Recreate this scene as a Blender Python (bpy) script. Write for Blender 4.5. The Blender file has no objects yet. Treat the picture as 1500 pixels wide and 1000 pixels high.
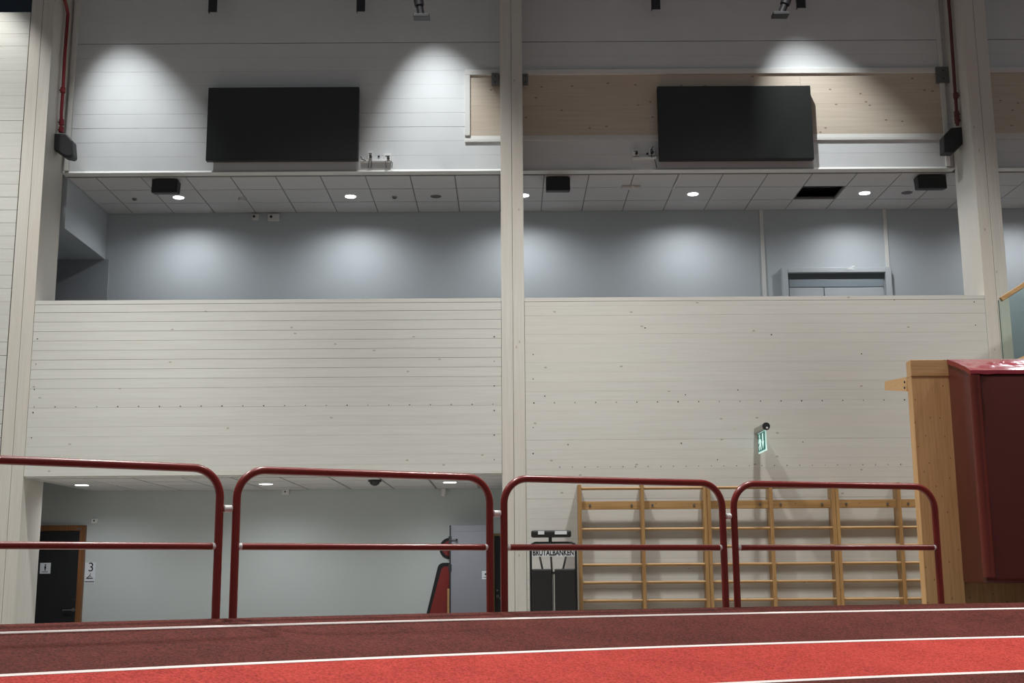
import bpy, bmesh, math, random
from mathutils import Vector, Matrix
random.seed(7)
rad = math.radians
scene = bpy.context.scene
COL = scene.collection

# ------------------------------------------------------------------ camera
F = 1800.0                      # focal length in pixels of a 1500 px wide frame
EYE = Vector((0, 0, 1.4))
ROT = Matrix.Rotation(rad(-.25), 3, 'Z') @ Matrix.Rotation(rad(90 + 10.63), 3, 'X') @ Matrix.Rotation(rad(-.4), 3, 'Z')
cam = bpy.data.objects.new('camera', bpy.data.cameras.new('camera'))
COL.objects.link(cam)
cam.matrix_world = Matrix.Translation(EYE) @ ROT.to_4x4()
cam.data.sensor_width = 36
cam.data.lens = F / 1500 * 36
cam.data.clip_end = 200
scene.camera = cam

def ray(x, y): return ROT @ Vector(((x - 750) / F, (500 - y) / F, -1))
def PY(x, y, Y): d = ray(x, y); return EYE + d * (Y / d.y)
def PZ(x, y, Z): d = ray(x, y); return EYE + d * ((Z - EYE.z) / d.z)
def PX(x, y, X): d = ray(x, y); return EYE + d * (X / d.x)

# ------------------------------------------------------------------ world, exposure, lamps
vs = scene.view_settings
vs.view_transform = 'Standard'; vs.look = 'None'; vs.gamma = 1; vs.exposure = 0.0
vs.use_curve_mapping = False
w = bpy.data.worlds.new('world'); scene.world = w; w.use_nodes = True
bg = w.node_tree.nodes['Background']
bg.inputs[0].default_value = (.93, .97, 1.0, 1)
bg.inputs[1].default_value = .13

def spot(name, loc, target, energy, size, blend, radius, color=(1, 1, 1)):
    l = bpy.data.lights.new(name, 'SPOT')
    l.energy = energy; l.spot_size = rad(size); l.spot_blend = blend; l.shadow_soft_size = radius; l.color = color
    o = bpy.data.objects.new(name, l); COL.objects.link(o)
    o.location = loc
    o.rotation_euler = (Vector(target) - Vector(loc)).to_track_quat('-Z', 'Y').to_euler()
    return o
# hall high-bay reflectors hanging above the outer lane, out of the frame
HB = (1.0, .99, .955)
for X in (-6.9, -1.7, 3.5, 10.0):
    spot('high_bay_light', (X, 11.6, 12.0), (X, 11.7, 0), 3300, 80, .6, .24, HB)
for X in (-5.5, 0.5, 6.5):
    spot('high_bay_light', (X, 5.2, 12.0), (X, 5.6, 0), 900, 80, .6, .3, HB)
# wall-washing spots under the roof edge, just above the frame, one over each lit pool on the fascia
WW = (.94, .98, 1.0)
for X, tx, e in ((-5.6, -4.8, 690), (-1.15, -.8, 760), (3.25, 4.6, 860)):
    spot('wall_wash_lamp', (X, 14.4, 9.95), (tx, 15.66, 6.4), e, 42, 1.0, .05, WW)
spot('wall_wash_lamp', (-6.9, 14.2, 9.75), (-6.5, 15.0, 6.2), 330, 56, .7, .06, HB)

# ------------------------------------------------------------------ helpers
WL = {}                          # world location of every object's origin
def _add(o, loc, parent):
    COL.objects.link(o)
    loc = Vector(loc)
    WL[o.name] = loc
    if parent:
        o.parent = parent
        o.location = loc - WL[parent.name]
    else:
        o.location = loc
    return o
def tag(o, label=None, cat=None, group=None, kind=None):
    if label: o['label'] = label
    if cat: o['category'] = cat
    if group: o['group'] = group
    if kind: o['kind'] = kind
    return o
def thing(name, loc, label, cat, group=None, kind=None):
    o = bpy.data.objects.new(name, None); o.empty_display_size = .1
    _add(o, loc, None)
    return tag(o, label, cat, group, kind)
def mesh_obj(name, bm, mat, parent=None, loc=None, smooth=False):
    """bm holds WORLD coordinates; origin goes to loc (default: base centre of its bounds)"""
    if loc is None:
        xs = [v.co for v in bm.verts]
        mn = Vector((min(c.x for c in xs), min(c.y for c in xs), min(c.z for c in xs)))
        mx = Vector((max(c.x for c in xs), max(c.y for c in xs), max(c.z for c in xs)))
        loc = Vector(((mn.x + mx.x) / 2, (mn.y + mx.y) / 2, mn.z))
    loc = Vector(loc)
    bmesh.ops.translate(bm, verts=bm.verts, vec=-loc)
    bmesh.ops.recalc_face_normals(bm, faces=bm.faces)
    me = bpy.data.meshes.new(name); bm.to_mesh(me); bm.free()
    if smooth:
        for p in me.polygons: p.use_smooth = True
        try: me.set_sharp_from_angle(angle=rad(40))
        except Exception: pass
    me.materials.append(mat)
    return _add(bpy.data.objects.new(name, me), loc, parent)
BOXC = {}
def box(name, x, y, z, mat, parent=None, bevel=0.0):
    """axis aligned box from ranges, meshes shared between equal boxes"""
    dx, dy, dz = x[1] - x[0], y[1] - y[0], z[1] - z[0]
    key = (round(dx, 4), round(dy, 4), round(dz, 4), mat.name, round(bevel, 4))
    me = BOXC.get(key)
    if me is None:
        bm = bmesh.new()
        bmesh.ops.create_cube(bm, size=1)
        for v in bm.verts: v.co = Vector((v.co.x * dx, v.co.y * dy, (v.co.z + .5) * dz))
        if bevel: bmesh.ops.bevel(bm, geom=bm.edges[:], offset=bevel, segments=2, affect='EDGES', profile=.5)
        me = bpy.data.meshes.new(name); bm.to_mesh(me); bm.free(); me.materials.append(mat)
        BOXC[key] = me
    return _add(bpy.data.objects.new(name, me), ((x[0] + x[1]) / 2, (y[0] + y[1]) / 2, z[0]), parent)
def bm_box(bm, x, y, z, bevel=0):
    r = bmesh.ops.create_cube(bm, size=1)['verts']
    for v in r: v.co = Vector((x[0] + (v.co.x + .5) * (x[1] - x[0]), y[0] + (v.co.y + .5) * (y[1] - y[0]), z[0] + (v.co.z + .5) * (z[1] - z[0])))
    if bevel:
        es = {e for v in r for e in v.link_edges}
        bmesh.ops.bevel(bm, geom=list(es), offset=bevel, segments=2, affect='EDGES', profile=.5)
def bm_tube(bm, pts, r, segs=14, caps=True):
    pts = [Vector(p) for p in pts]
    rs = r if isinstance(r, (list, tuple)) else [r] * len(pts)
    n = len(pts); rings = []
    t0 = (pts[1] - pts[0]).normalized()
    ref = Vector((0, 0, 1)) if abs(t0.z) < .9 else Vector((0, 1, 0))
    u = t0.cross(ref).normalized()
    for i, p in enumerate(pts):
        t = (pts[min(i + 1, n - 1)] - pts[max(i - 1, 0)]).normalized()
        u = (u - t * u.dot(t)).normalized(); v = t.cross(u)
        rings.append([bm.verts.new(p + (u * math.cos(2 * math.pi * k / segs) + v * math.sin(2 * math.pi * k / segs)) * rs[i]) for k in range(segs)])
    for a, b in zip(rings, rings[1:]):
        for k in range(segs): bm.faces.new((a[k], a[(k + 1) % segs], b[(k + 1) % segs], b[k]))
    if caps:
        bm.faces.new(rings[0][::-1]); bm.faces.new(rings[-1])
def tube(name, pts, r, mat, parent=None, segs=14, loc=None):
    bm = bmesh.new(); bm_tube(bm, pts, r, segs)
    return mesh_obj(name, bm, mat, parent, loc, smooth=True)
def bm_prism(bm, pts, vec, bevel=0):
    """polygon pts (world) extruded by vec"""
    vec = Vector(vec)
    a = [bm.verts.new(Vector(p)) for p in pts]; b = [bm.verts.new(Vector(p) + vec) for p in pts]
    n = len(a)
    fs = [bm.faces.new(a), bm.faces.new(b[::-1])]
    for i in range(n): fs.append(bm.faces.new((a[i], b[i], b[(i + 1) % n], a[(i + 1) % n])))
    if bevel:
        bmesh.ops.recalc_face_normals(bm, faces=fs)
        bmesh.ops.bevel(bm, geom=list({e for f in fs for e in f.edges}), offset=bevel, segments=2, affect='EDGES', profile=.5)
def prism(name, pts, vec, mat, parent=None, bevel=0, smooth=False):
    bm = bmesh.new(); bm_prism(bm, pts, vec, bevel)
    return mesh_obj(name, bm, mat, parent, smooth=smooth)
def disc(name, c, axis, r, h, mat, parent=None, segs=24, r2=None):
    axis = Vector(axis).normalized(); c = Vector(c)
    return tube(name, [c, c + axis * h], [r, r if r2 is None else r2], mat, parent, segs)
def text(name, body, size, centre, mat, parent, normal='-Y', width=None, bold=0.0):
    cu = bpy.data.curves.new(name, 'FONT'); cu.body = body; cu.size = size; cu.align_x = 'CENTER'; cu.align_y = 'CENTER'
    cu.extrude = .0008; cu.offset = bold
    t = bpy.data.objects.new(name, cu); COL.objects.link(t)
    dg = bpy.context.evaluated_depsgraph_get()
    me = bpy.data.meshes.new_from_object(t.evaluated_get(dg))
    bpy.data.objects.remove(t)
    xs = [v.co.x for v in me.vertices]; s = 1
    if width: s = width / (max(xs) - min(xs))
    for v in me.vertices:
        x, y, z = v.co
        v.co = Vector((x * s, -z, y))
    me.materials.clear(); me.materials.append(mat)
    return _add(bpy.data.objects.new(name, me), centre, parent)

# ------------------------------------------------------------------ materials
def lin(c):
    return tuple(((v / 255) / 12.92 if v / 255 <= .04045 else ((v / 255 + .055) / 1.055) ** 2.4) for v in c) + (1,)
def mat(name, rgb, rough=.6, metal=0, noise=.0, nscale=8, bump=0, bscale=60, emit=None, estr=0, coat=0, spec=.5):
    m = bpy.data.materials.new(name); m.use_nodes = True
    nt = m.node_tree; b = nt.nodes['Principled BSDF']
    b.inputs['Base Color'].default_value = lin(rgb); b.inputs['Roughness'].default_value = rough
    b.inputs['Metallic'].default_value = metal; b.inputs['Coat Weight'].default_value = coat
    b.inputs['Specular IOR Level'].default_value = spec
    geo = nt.nodes.new('ShaderNodeNewGeometry')
    n = nt.nodes.new('ShaderNodeTexNoise'); n.inputs['Scale'].default_value = nscale; n.inputs['Detail'].default_value = 4
    nt.links.new(geo.outputs['Position'], n.inputs['Vector'])
    mx = nt.nodes.new('ShaderNodeMix'); mx.data_type = 'RGBA'; mx.blend_type = 'MULTIPLY'
    mx.inputs[0].default_value = 1
    mr = nt.nodes.new('ShaderNodeMapRange'); mr.inputs[1].default_value = .3; mr.inputs[2].default_value = .7
    mr.inputs[3].default_value = 1 - noise; mr.inputs[4].default_value = 1
    nt.links.new(n.outputs['Fac'], mr.inputs[0])
    mx.inputs[6].default_value = lin(rgb)
    nt.links.new(mr.outputs[0], mx.inputs[7])
    nt.links.new(mx.outputs[2], b.inputs['Base Color'])
    if bump:
        n2 = nt.nodes.new('ShaderNodeTexNoise'); n2.inputs['Scale'].default_value = bscale; n2.inputs['Detail'].default_value = 3
        nt.links.new(geo.outputs['Position'], n2.inputs['Vector'])
        bp = nt.nodes.new('ShaderNodeBump'); bp.inputs['Strength'].default_value = bump; bp.inputs['Distance'].default_value = .004
        nt.links.new(n2.outputs['Fac'], bp.inputs['Height']); nt.links.new(bp.outputs['Normal'], b.inputs['Normal'])
    if emit:
        b.inputs['Emission Color'].default_value = lin(emit); b.inputs['Emission Strength'].default_value = estr
    return m
def wood(name, light, dark, axis='X', rough=.6, knots=.5, grain=.5, knotcol=(120, 105, 90), vary=.06, patch=None, kscale=2.6, bump=.25):
    """grain runs along axis; knots as sparse dots; slight change of tone from board to board"""
    m = bpy.data.materials.new(name); m.use_nodes = True
    nt = m.node_tree; L = nt.links; b = nt.nodes['Principled BSDF']; b.inputs['Roughness'].default_value = rough
    geo = nt.nodes.new('ShaderNodeNewGeometry'); oi = nt.nodes.new('ShaderNodeObjectInfo')
    off = nt.nodes.new('ShaderNodeVectorMath'); off.operation = 'SCALE'; off.inputs[0].default_value = (13, 5, 7)
    L.new(oi.outputs['Random'], off.inputs['Scale'])
    add = nt.nodes.new('ShaderNodeVectorMath'); add.operation = 'ADD'
    L.new(geo.outputs['Position'], add.inputs[0]); L.new(off.outputs[0], add.inputs[1])
    def mapped(s):
        mp = nt.nodes.new('ShaderNodeMapping'); mp.inputs['Scale'].default_value = s
        L.new(add.outputs[0], mp.inputs['Vector']); return mp.outputs[0]
    g = {'X': (.9, 26, 26), 'Z': (26, 26, .9)}[axis]
    n = nt.nodes.new('ShaderNodeTexNoise'); n.inputs['Scale'].default_value = 1.6; n.inputs['Detail'].default_value = 5; n.inputs['Roughness'].default_value = .6
    L.new(mapped(g), n.inputs['Vector'])
    cr = nt.nodes.new('ShaderNodeValToRGB')
    cr.color_ramp.elements[0].position = .5 - .3 * (1.2 - grain); cr.color_ramp.elements[0].color = lin(dark)
    cr.color_ramp.elements[1].position = .62; cr.color_ramp.elements[1].color = lin(light)
    L.new(n.outputs['Fac'], cr.inputs[0]); col = cr.outputs[0]
    n3 = nt.nodes.new('ShaderNodeTexNoise'); n3.inputs['Scale'].default_value = .9; n3.inputs['Detail'].default_value = 2
    L.new(mapped((.7, 1, 1.4) if axis == 'X' else (1.4, 1, .7)), n3.inputs['Vector'])
    if patch:
        mr0 = nt.nodes.new('ShaderNodeMapRange'); mr0.inputs[1].default_value = .45; mr0.inputs[2].default_value = .7; mr0.inputs[4].default_value = .55
        L.new(n3.outputs['Fac'], mr0.inputs[0])
        mp = nt.nodes.new('ShaderNodeMix'); mp.data_type = 'RGBA'; mp.inputs[7].default_value = lin(patch)
        L.new(mr0.outputs[0], mp.inputs[0]); L.new(col, mp.inputs[6]); col = mp.outputs[2]
    mr = nt.nodes.new('ShaderNodeMapRange'); mr.inputs[3].default_value = 1 - vary; mr.inputs[4].default_value = 1
    L.new(oi.outputs['Random'], mr.inputs[0])
    mu = nt.nodes.new('ShaderNodeMix'); mu.data_type = 'RGBA'; mu.blend_type = 'MULTIPLY'; mu.inputs[0].default_value = 1
    L.new(col, mu.inputs[6]); L.new(mr.outputs[0], mu.inputs[7]); col = mu.outputs[2]
    if knots:
        v = nt.nodes.new('ShaderNodeTexVoronoi'); v.inputs['Scale'].default_value = kscale
        v.voronoi_dimensions = '2D'
        sx = nt.nodes.new('ShaderNodeSeparateXYZ'); L.new(mapped((.8, .0, 1.5) if axis == 'X' else (1.5, .0, .8)), sx.inputs[0])
        cx_ = nt.nodes.new('ShaderNodeCombineXYZ'); L.new(sx.outputs[0], cx_.inputs[0]); L.new(sx.outputs[2], cx_.inputs[1])
        L.new(cx_.outputs[0], v.inputs['Vector'])
        # only some cells carry a knot
        ck = nt.nodes.new('ShaderNodeSeparateColor'); L.new(v.outputs['Color'], ck.inputs[0])
        gt = nt.nodes.new('ShaderNodeMath'); gt.operation = 'LESS_THAN'; gt.inputs[1].default_value = knots; L.new(ck.outputs[0], gt.inputs[0])
        kd = nt.nodes.new('ShaderNodeMapRange'); kd.inputs[1].default_value = .018; kd.inputs[2].default_value = .05; kd.inputs[3].default_value = .8; kd.inputs[4].default_value = 0
        L.new(v.outputs['Distance'], kd.inputs[0])
        ml = nt.nodes.new('ShaderNodeMath'); ml.operation = 'MULTIPLY'; L.new(gt.outputs[0], ml.inputs[0]); L.new(kd.outputs[0], ml.inputs[1])
        mk = nt.nodes.new('ShaderNodeMix'); mk.data_type = 'RGBA'; mk.inputs[7].default_value = lin(knotcol)
        L.new(ml.outputs[0], mk.inputs[0]); L.new(col, mk.inputs[6]); col = mk.outputs[2]
    L.new(col, b.inputs['Base Color'])
    bp = nt.nodes.new('ShaderNodeBump'); bp.inputs['Strength'].default_value = bump; bp.inputs['Distance'].default_value = .002
    L.new(n.outputs['Fac'], bp.inputs['Height']); L.new(bp.outputs['Normal'], b.inputs['Normal'])
    return m
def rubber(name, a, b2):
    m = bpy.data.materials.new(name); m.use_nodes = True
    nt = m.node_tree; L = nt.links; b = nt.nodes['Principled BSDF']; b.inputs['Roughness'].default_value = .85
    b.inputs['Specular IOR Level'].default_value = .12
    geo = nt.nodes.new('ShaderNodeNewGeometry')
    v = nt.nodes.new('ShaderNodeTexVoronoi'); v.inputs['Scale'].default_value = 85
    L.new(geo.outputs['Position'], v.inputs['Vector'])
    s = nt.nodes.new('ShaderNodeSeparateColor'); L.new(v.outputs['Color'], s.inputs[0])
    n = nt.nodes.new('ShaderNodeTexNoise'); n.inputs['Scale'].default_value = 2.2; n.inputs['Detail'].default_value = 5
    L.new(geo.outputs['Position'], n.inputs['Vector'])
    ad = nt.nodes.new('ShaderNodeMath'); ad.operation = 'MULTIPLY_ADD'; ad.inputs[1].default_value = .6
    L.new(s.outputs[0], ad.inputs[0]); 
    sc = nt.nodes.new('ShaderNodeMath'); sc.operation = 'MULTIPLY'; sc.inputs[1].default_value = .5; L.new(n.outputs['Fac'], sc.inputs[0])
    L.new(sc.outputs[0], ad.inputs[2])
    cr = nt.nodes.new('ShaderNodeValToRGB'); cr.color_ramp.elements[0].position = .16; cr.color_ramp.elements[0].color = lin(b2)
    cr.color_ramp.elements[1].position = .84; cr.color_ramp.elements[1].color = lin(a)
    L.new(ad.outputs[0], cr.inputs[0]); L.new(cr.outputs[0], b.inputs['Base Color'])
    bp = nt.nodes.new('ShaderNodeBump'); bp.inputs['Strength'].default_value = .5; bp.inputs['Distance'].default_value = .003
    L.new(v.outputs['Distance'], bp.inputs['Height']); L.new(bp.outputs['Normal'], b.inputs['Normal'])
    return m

M_board = wood('whitewashed_spruce', (201, 201, 195), (194, 193, 186), 'X', .6, .16, .6, (146, 136, 124), .035, bump=.06)
M_board_pink = wood('whitewashed_spruce_warm', (201, 200, 194), (194, 192, 185), 'X', .6, .2, .55, (140, 128, 116), .025, patch=(202, 196, 189), bump=.06)
M_pillar = wood('whitewashed_glulam', (202, 199, 192), (194, 190, 181), 'Z', .6, .25, .6, (160, 146, 130), .04, patch=(200, 190, 176), bump=.06)
M_gap = mat('dark_joint', (112, 106, 96), .9)
M_fascia = mat('white_painted_board', (212, 214, 214), .42, noise=.05, nscale=3, bump=.05, bscale=30)
M_trimw = mat('white_trim_paint', (216, 215, 210), .5, noise=.04)
M_ply = wood('raw_spruce_panel', (203, 191, 174), (193, 179, 161), 'X', .6, .9, .6, (96, 80, 68), .05, patch=(196, 176, 156), kscale=2.6, bump=.08)
M_backwall = mat('grey_blue_wall_paint', (184, 190, 193), .55, noise=.05, nscale=1.2, bump=.06, bscale=120)
M_lowwall = mat('pale_grey_wall_paint', (192, 199, 197), .6, noise=.04, nscale=1.2, bump=.06, bscale=120)
M_tile = mat('ceiling_tile', (200, 198, 196), .9, noise=.05, nscale=30, bump=.1, bscale=300)
M_grid = mat('ceiling_grid_metal', (128, 126, 124), .7)
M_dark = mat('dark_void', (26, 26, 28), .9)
M_screen = mat('screen_glass', (40, 42, 41), .28, noise=.05, spec=.45)
M_bezel = mat('screen_casing', (34, 35, 35), .45)
M_black = mat('black_plastic', (34, 35, 37), .5, noise=.1, nscale=20)
M_blackpad = mat('black_vinyl_pad', (26, 26, 27), .55, noise=.1, nscale=14)
M_steel = mat('grey_steel', (120, 120, 118), .4, .6, noise=.1, nscale=20)
M_dsteel = mat('dark_steel', (54, 54, 58), .5, .3, noise=.12, nscale=30)
M_white = mat('white_plastic', (222, 222, 220), .4)
M_whiteprint = mat('white_sign_face', (214, 218, 222), .5)
M_print = mat('black_print', (22, 22, 24), .7)
M_redtube = mat('red_powder_coat', (118, 32, 25), .3, noise=.12, nscale=12, coat=.1)
M_pipe = mat('red_pipe', (120, 28, 34), .45, noise=.1)
M_pipe2 = mat('maroon_pipe', (92, 44, 42), .5, noise=.1)
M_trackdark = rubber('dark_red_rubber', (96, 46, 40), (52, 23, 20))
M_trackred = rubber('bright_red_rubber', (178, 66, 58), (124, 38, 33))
M_line = mat('white_line_paint', (226, 214, 210), .8, noise=.25, nscale=160)
M_floor = mat('hall_floor', (168, 164, 158), .6, noise=.08, nscale=2)
M_bar = wood('varnished_pine', (178, 142, 94), (150, 114, 70), 'X', .45, .5, .6, (110, 74, 42), .1, kscale=4)
M_barz = wood('varnished_pine_upright', (174, 138, 90), (150, 112, 70), 'Z', .45, .3, .6, (110, 74, 42), .1, kscale=4)
M_post = wood('oiled_glulam', (226, 182, 128), (206, 158, 104), 'Z', .5, .95, .6, (84, 56, 38), .05, kscale=5, bump=.1)
M_postx = wood('oiled_glulam_cap', (224, 182, 128), (204, 158, 104), 'X', .5, .6, .6, (84, 56, 38), .05, kscale=5, bump=.1)
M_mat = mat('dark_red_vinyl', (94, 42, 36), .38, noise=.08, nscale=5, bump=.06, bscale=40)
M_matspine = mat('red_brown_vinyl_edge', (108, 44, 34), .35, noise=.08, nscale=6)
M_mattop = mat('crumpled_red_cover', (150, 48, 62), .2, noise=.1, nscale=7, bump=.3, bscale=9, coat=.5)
M_doorframe = wood('brown_door_frame', (132, 88, 50), (104, 66, 36), 'Z', .45, 0, .6)
M_doordark = mat('black_door', (32, 33, 35), .42, noise=.06)
M_doorgrey = mat('grey_steel_door', (140, 142, 150), .4, noise=.04)
M_liftframe = mat('lift_door_frame', (186, 192, 194), .45, noise=.04)
M_lift = mat('lift_door_leaf', (140, 150, 156), .4, noise=.04)
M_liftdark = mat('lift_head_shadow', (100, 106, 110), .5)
M_red = mat('pictogram_red', (128, 36, 32), .5)
M_green = mat('exit_green', (22, 112, 100), .4, emit=(30, 130, 116), estr=.22)
M_greenw = mat('exit_white', (220, 245, 240), .4, emit=(200, 245, 238), estr=.55)
M_lens = mat('lamp_lens', (255, 255, 255), .4, emit=(255, 255, 255), estr=6)
M_hand = wood('handrail_oak', (196, 160, 112), (166, 128, 82), 'X', .45, 0, .6)
m = bpy.data.materials.new('balustrade_glass'); m.use_nodes = True; nt = m.node_tree
nt.nodes.remove(nt.nodes['Principled BSDF'])
tr = nt.nodes.new('ShaderNodeBsdfTransparent'); tr.inputs[0].default_value = (.86, .93, .91, 1)
gl = nt.nodes.new('ShaderNodeBsdfGlossy'); gl.inputs[0].default_value = (.8, .9, .88, 1); gl.inputs['Roughness'].default_value = .05
fr = nt.nodes.new('ShaderNodeFresnel'); fr.inputs[0].default_value = 1.5
mxs = nt.nodes.new('ShaderNodeMixShader'); nt.links.new(fr.outputs[0], mxs.inputs[0]); nt.links.new(tr.outputs[0], mxs.inputs[1]); nt.links.new(gl.outputs[0], mxs.inputs[2])
nt.links.new(mxs.outputs[0], nt.nodes['Material Output'].inputs[0]); M_glass = m
M_glassedge = mat('glass_edge', (60, 84, 78), .2)

# ------------------------------------------------------------------ room shell
YW = 15.0        # plane of pillars' faces, parapet and lower wall
YF = 15.66       # plane of the upper fascia wall
YB = 17.45       # back wall of balcony and of the lower recess
ZC = 6.63        # balcony ceiling
ZL = 2.57        # ceiling of the lower recess
ZP = 4.77        # top of the parapet
PL, PC, PR = (-6.18, -5.885), (-.065, .222), (5.985, 6.29)

fl = box('floor', (-14, 14), (-3, 19), (-.1, 0), M_floor); tag(fl, 'grey hall floor under the banked track', 'floor', kind='structure')

def struct(name, loc, label, cat='wall'): return thing(name, loc, label, cat, kind='structure')
def boards(parent, x, y, z0, z1, step, mat_, gaps, cap=None, bevel=.0):
    """stack of horizontal boards, each its own piece, joints recessed"""
    z = z0; i = 0
    while z < z1 - .01:
        zt = min(z + step, z1)
        if z1 - zt < .03: zt = z1
        g = gaps(i, z)
        jog = random.choice((0, 0, .0004, .0008))
        box('board', x, (y[0] + jog, y[1]), (z + g / 2, zt - g / 2), mat_, parent, bevel)
        z = zt; i += 1
def screws(parent, pts, r=.0085):
    for p in pts:
        disc('screw_hole', (p.x, p.y - .0008, p.z), (0, 1, 0), r * random.uniform(.7, 1.15), .004, M_print2, parent, 8)
M_print2 = mat('screw_dark', (70, 62, 56), .8)

# -- parapet of the left bay
wl = struct('wall_parapet_left', ((PL[1] + PC[0]) / 2, YW, 2.585), 'whitewashed board parapet over the open ground floor recess')
box('backing', (PL[1], PC[0]), (YW + .03, YW + .16), (2.585, ZP - .03), M_gap, wl)
boards(wl, (PL[1] + .004, PC[0] - .004), (YW, YW + .03), 2.585, ZP - .05, .1195, M_board,
       lambda i, z: random.choice((.003, .0038, .0046)) if z > 3.62 else random.choice((.0006, .001, .0015)))
box('parapet_cap', (PL[1] + .004, PC[0] - .004), (YW - .002, YW + .16), (ZP - .049, ZP), M_board, wl)
a, b = PY(50, 596, YW), PY(722, 592, YW)
screws(wl, [a.lerp(b, k / 22) for k in range(23)])
screws(wl, [PY(57 - (y - 460) * .06, y, YW) for y in (496, 533, 570, 604, 641)] + [PY(724, y, YW) for y in (493, 529, 565, 601, 637, 673)])
box('soffit_edge', (PL[1] + .004, PC[0] - .004), (YW + .03, YW + .16), (2.57, 2.585), M_trimw, wl)

# -- right bay wall, parapet and ground floor in one boarded plane
wr = struct('wall_right', ((PC[1] + PR[0]) / 2, YW, 0), 'whitewashed board wall behind the wall bars')
box('backing', (PC[1], PR[0]), (YW + .03, YW + .16), (0, ZP - .03), M_gap, wr)
boards(wr, (PC[1] + .004, PR[0] - .004), (YW, YW + .03), 0, ZP - .05, .1195, M_board_pink, lambda i, z: random.choice((.0002, .0004, .0006, .0013)) if z > 1.2 else .002)
box('parapet_cap', (PC[1] + .004, PR[0] - .004), (YW - .002, YW + .16), (ZP - .049, ZP), M_board_pink, wr)
a, b = PY(782, 590, YW), PY(1325, 585.5, YW)
screws(wr, [a.lerp(b, k / 18) for k in range(19)])
screws(wr, [PY(781, y, YW) for y in (519, 555, 626, 664)] + [PY(798, 580, YW), PY(1004, 578, YW), PY(1081, 571, YW), PY(832, 651, YW), PY(1051, 673, YW), PY(998, 649, YW), PY(1176, 647, YW), PY(1262, 518, YW), PY(1130, 490, YW), PY(945, 480, YW), PY(1310, 439, YW), PY(1427, 442, YW), PY(1429, 476, YW)])
screws(wr, [PY(820 + 18.5 * k, 684 - .15 * k, YW) for k in range(28)], .006)

# -- far left board wall
wfl = struct('wall_left', (-8, YW, 0), 'tall whitewashed board wall left of the corner pillar')
box('backing', (-10, PL[0] - .012), (YW + .03, YW + .2), (0, 8.63), M_gap, wfl)
boards(wfl, (-10, PL[0] - .012), (YW, YW + .03), 0, 8.63, .17, M_board, lambda i, z: random.choice((.001, .002, .005)))
screws(wfl, [PY(6.5 + (662 - y) * .0735 - 4.5, y, YW) for y in range(33, 650, 33)], .009)
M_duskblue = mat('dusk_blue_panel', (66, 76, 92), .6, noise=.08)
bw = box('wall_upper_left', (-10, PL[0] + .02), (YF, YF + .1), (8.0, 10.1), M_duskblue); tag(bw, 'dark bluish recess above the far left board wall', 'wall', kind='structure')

# -- pillars: twin glulam timbers with a joint between them
def pillar(name, xr, zt, label):
    t = thing(name, ((xr[0] + xr[1]) / 2, (YW + YF) / 2, 0), label, 'pillar', kind='structure')
    m_ = (xr[0] + xr[1]) / 2
    box('timber', (xr[0], m_ - .002), (YW - .004, YF), (0, zt), M_pillar, t, .003)
    box('timber', (m_ + .002, xr[1]), (YW - .004, YF), (0, zt), M_pillar, t, .003)
    return t
pillar('pillar', PL, 10.1, 'whitewashed twin timber pillar beside the far left board wall')
pillar('pillar', PC, 10.1, 'whitewashed twin timber pillar between the two big screens')
pillar('pillar', PR, 10.1, 'whitewashed twin timber pillar beside the glass balustrade')

# -- upper fascia walls
def fascia(name, x, label):
    t = struct(name, ((x[0] + x[1]) / 2, YF, 6.645), label)
    box('backing', x, (YF + .025, YF + .12), (6.66, 10.1), M_gap, t)
    boards(t, x, (YF, YF + .025), 6.672, 8.474, .2002, M_fascia, lambda i, z: .0045 if i in (2, 3) else .0012, bevel=.0012)
    boards(t, x, (YF - .004, YF + .025), 8.482, 10.1, .36, M_fascia, lambda i, z: .001)
    prism('bottom_trim', [Vector((x[0], y, z)) for y, z in ((YF + .12, 6.637), (YF - .035, 6.637), (YF - .035, 6.645), (YF - .002, 6.674), (YF + .12, 6.674))], (x[1] - x[0], 0, 0), M_trimw, t)
    return t
fascia('wall_fascia_left', (PL[1], PC[0]), 'white painted board fascia carrying the screen over the open recess bay')
fascia('wall_fascia_center', (PC[1], PR[0]), 'white painted board fascia with long raw timber panel behind the screen')
fascia('wall_fascia_right', (PR[1], 9.5), 'white painted board fascia beyond the pillar with glass balustrade')
# raw timber infill panels in white frames
def infill(name, x, zt, zb, jamb_l, label):
    t = thing(name, ((x[0] + x[1]) / 2, YF - .03, zb), label, 'panel', kind='structure')
    y = (YF - .035, YF)
    box('frame_head', x, y, (zt - .075, zt), M_trimw, t, .004)
    prism('frame_sill', [Vector((x[0], yy, z)) for yy, z in ((YF, zb), (YF - .02, zb), (YF - .02, zb + .03), (YF - .013, zb + .085), (YF, zb + .085))], (x[1] - x[0], 0, 0), M_trimw, t)
    x0 = x[0]
    if jamb_l:
        box('frame_jamb', (x[0], x[0] + .07), y, (zb + .085, zt - .075), M_trimw, t, .004); x0 += .07
    zz = [zb + .085, zb + .085 + (zt - zb - .16) * .5, zt - .075]
    n = max(1, round((x[1] - x0) / 1.95)); wdt = (x[1] - x0) / n
    for k in range(n):
        for q in range(2):
            box('timber_panel', (x0 + k * wdt + .001, x0 + (k + 1) * wdt - .001), (YF - .012, YF), (zz[q] + .0006, zz[q + 1] - .0006), M_ply, t)
    return t
zt, zb = PY(900, 101, YF - .03).z, PY(900, 206, YF - .03).z
xl = PY(681, 150, YF - .03).x
infill('window_1', (xl, PC[0]), zt, zb, True, 'short raw timber infill panel in white frame beside the twin pillar')
infill('window_2', (PC[1], PR[0] - .12), zt, zb, False, 'long raw timber infill band behind the screen with glare')
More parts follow.
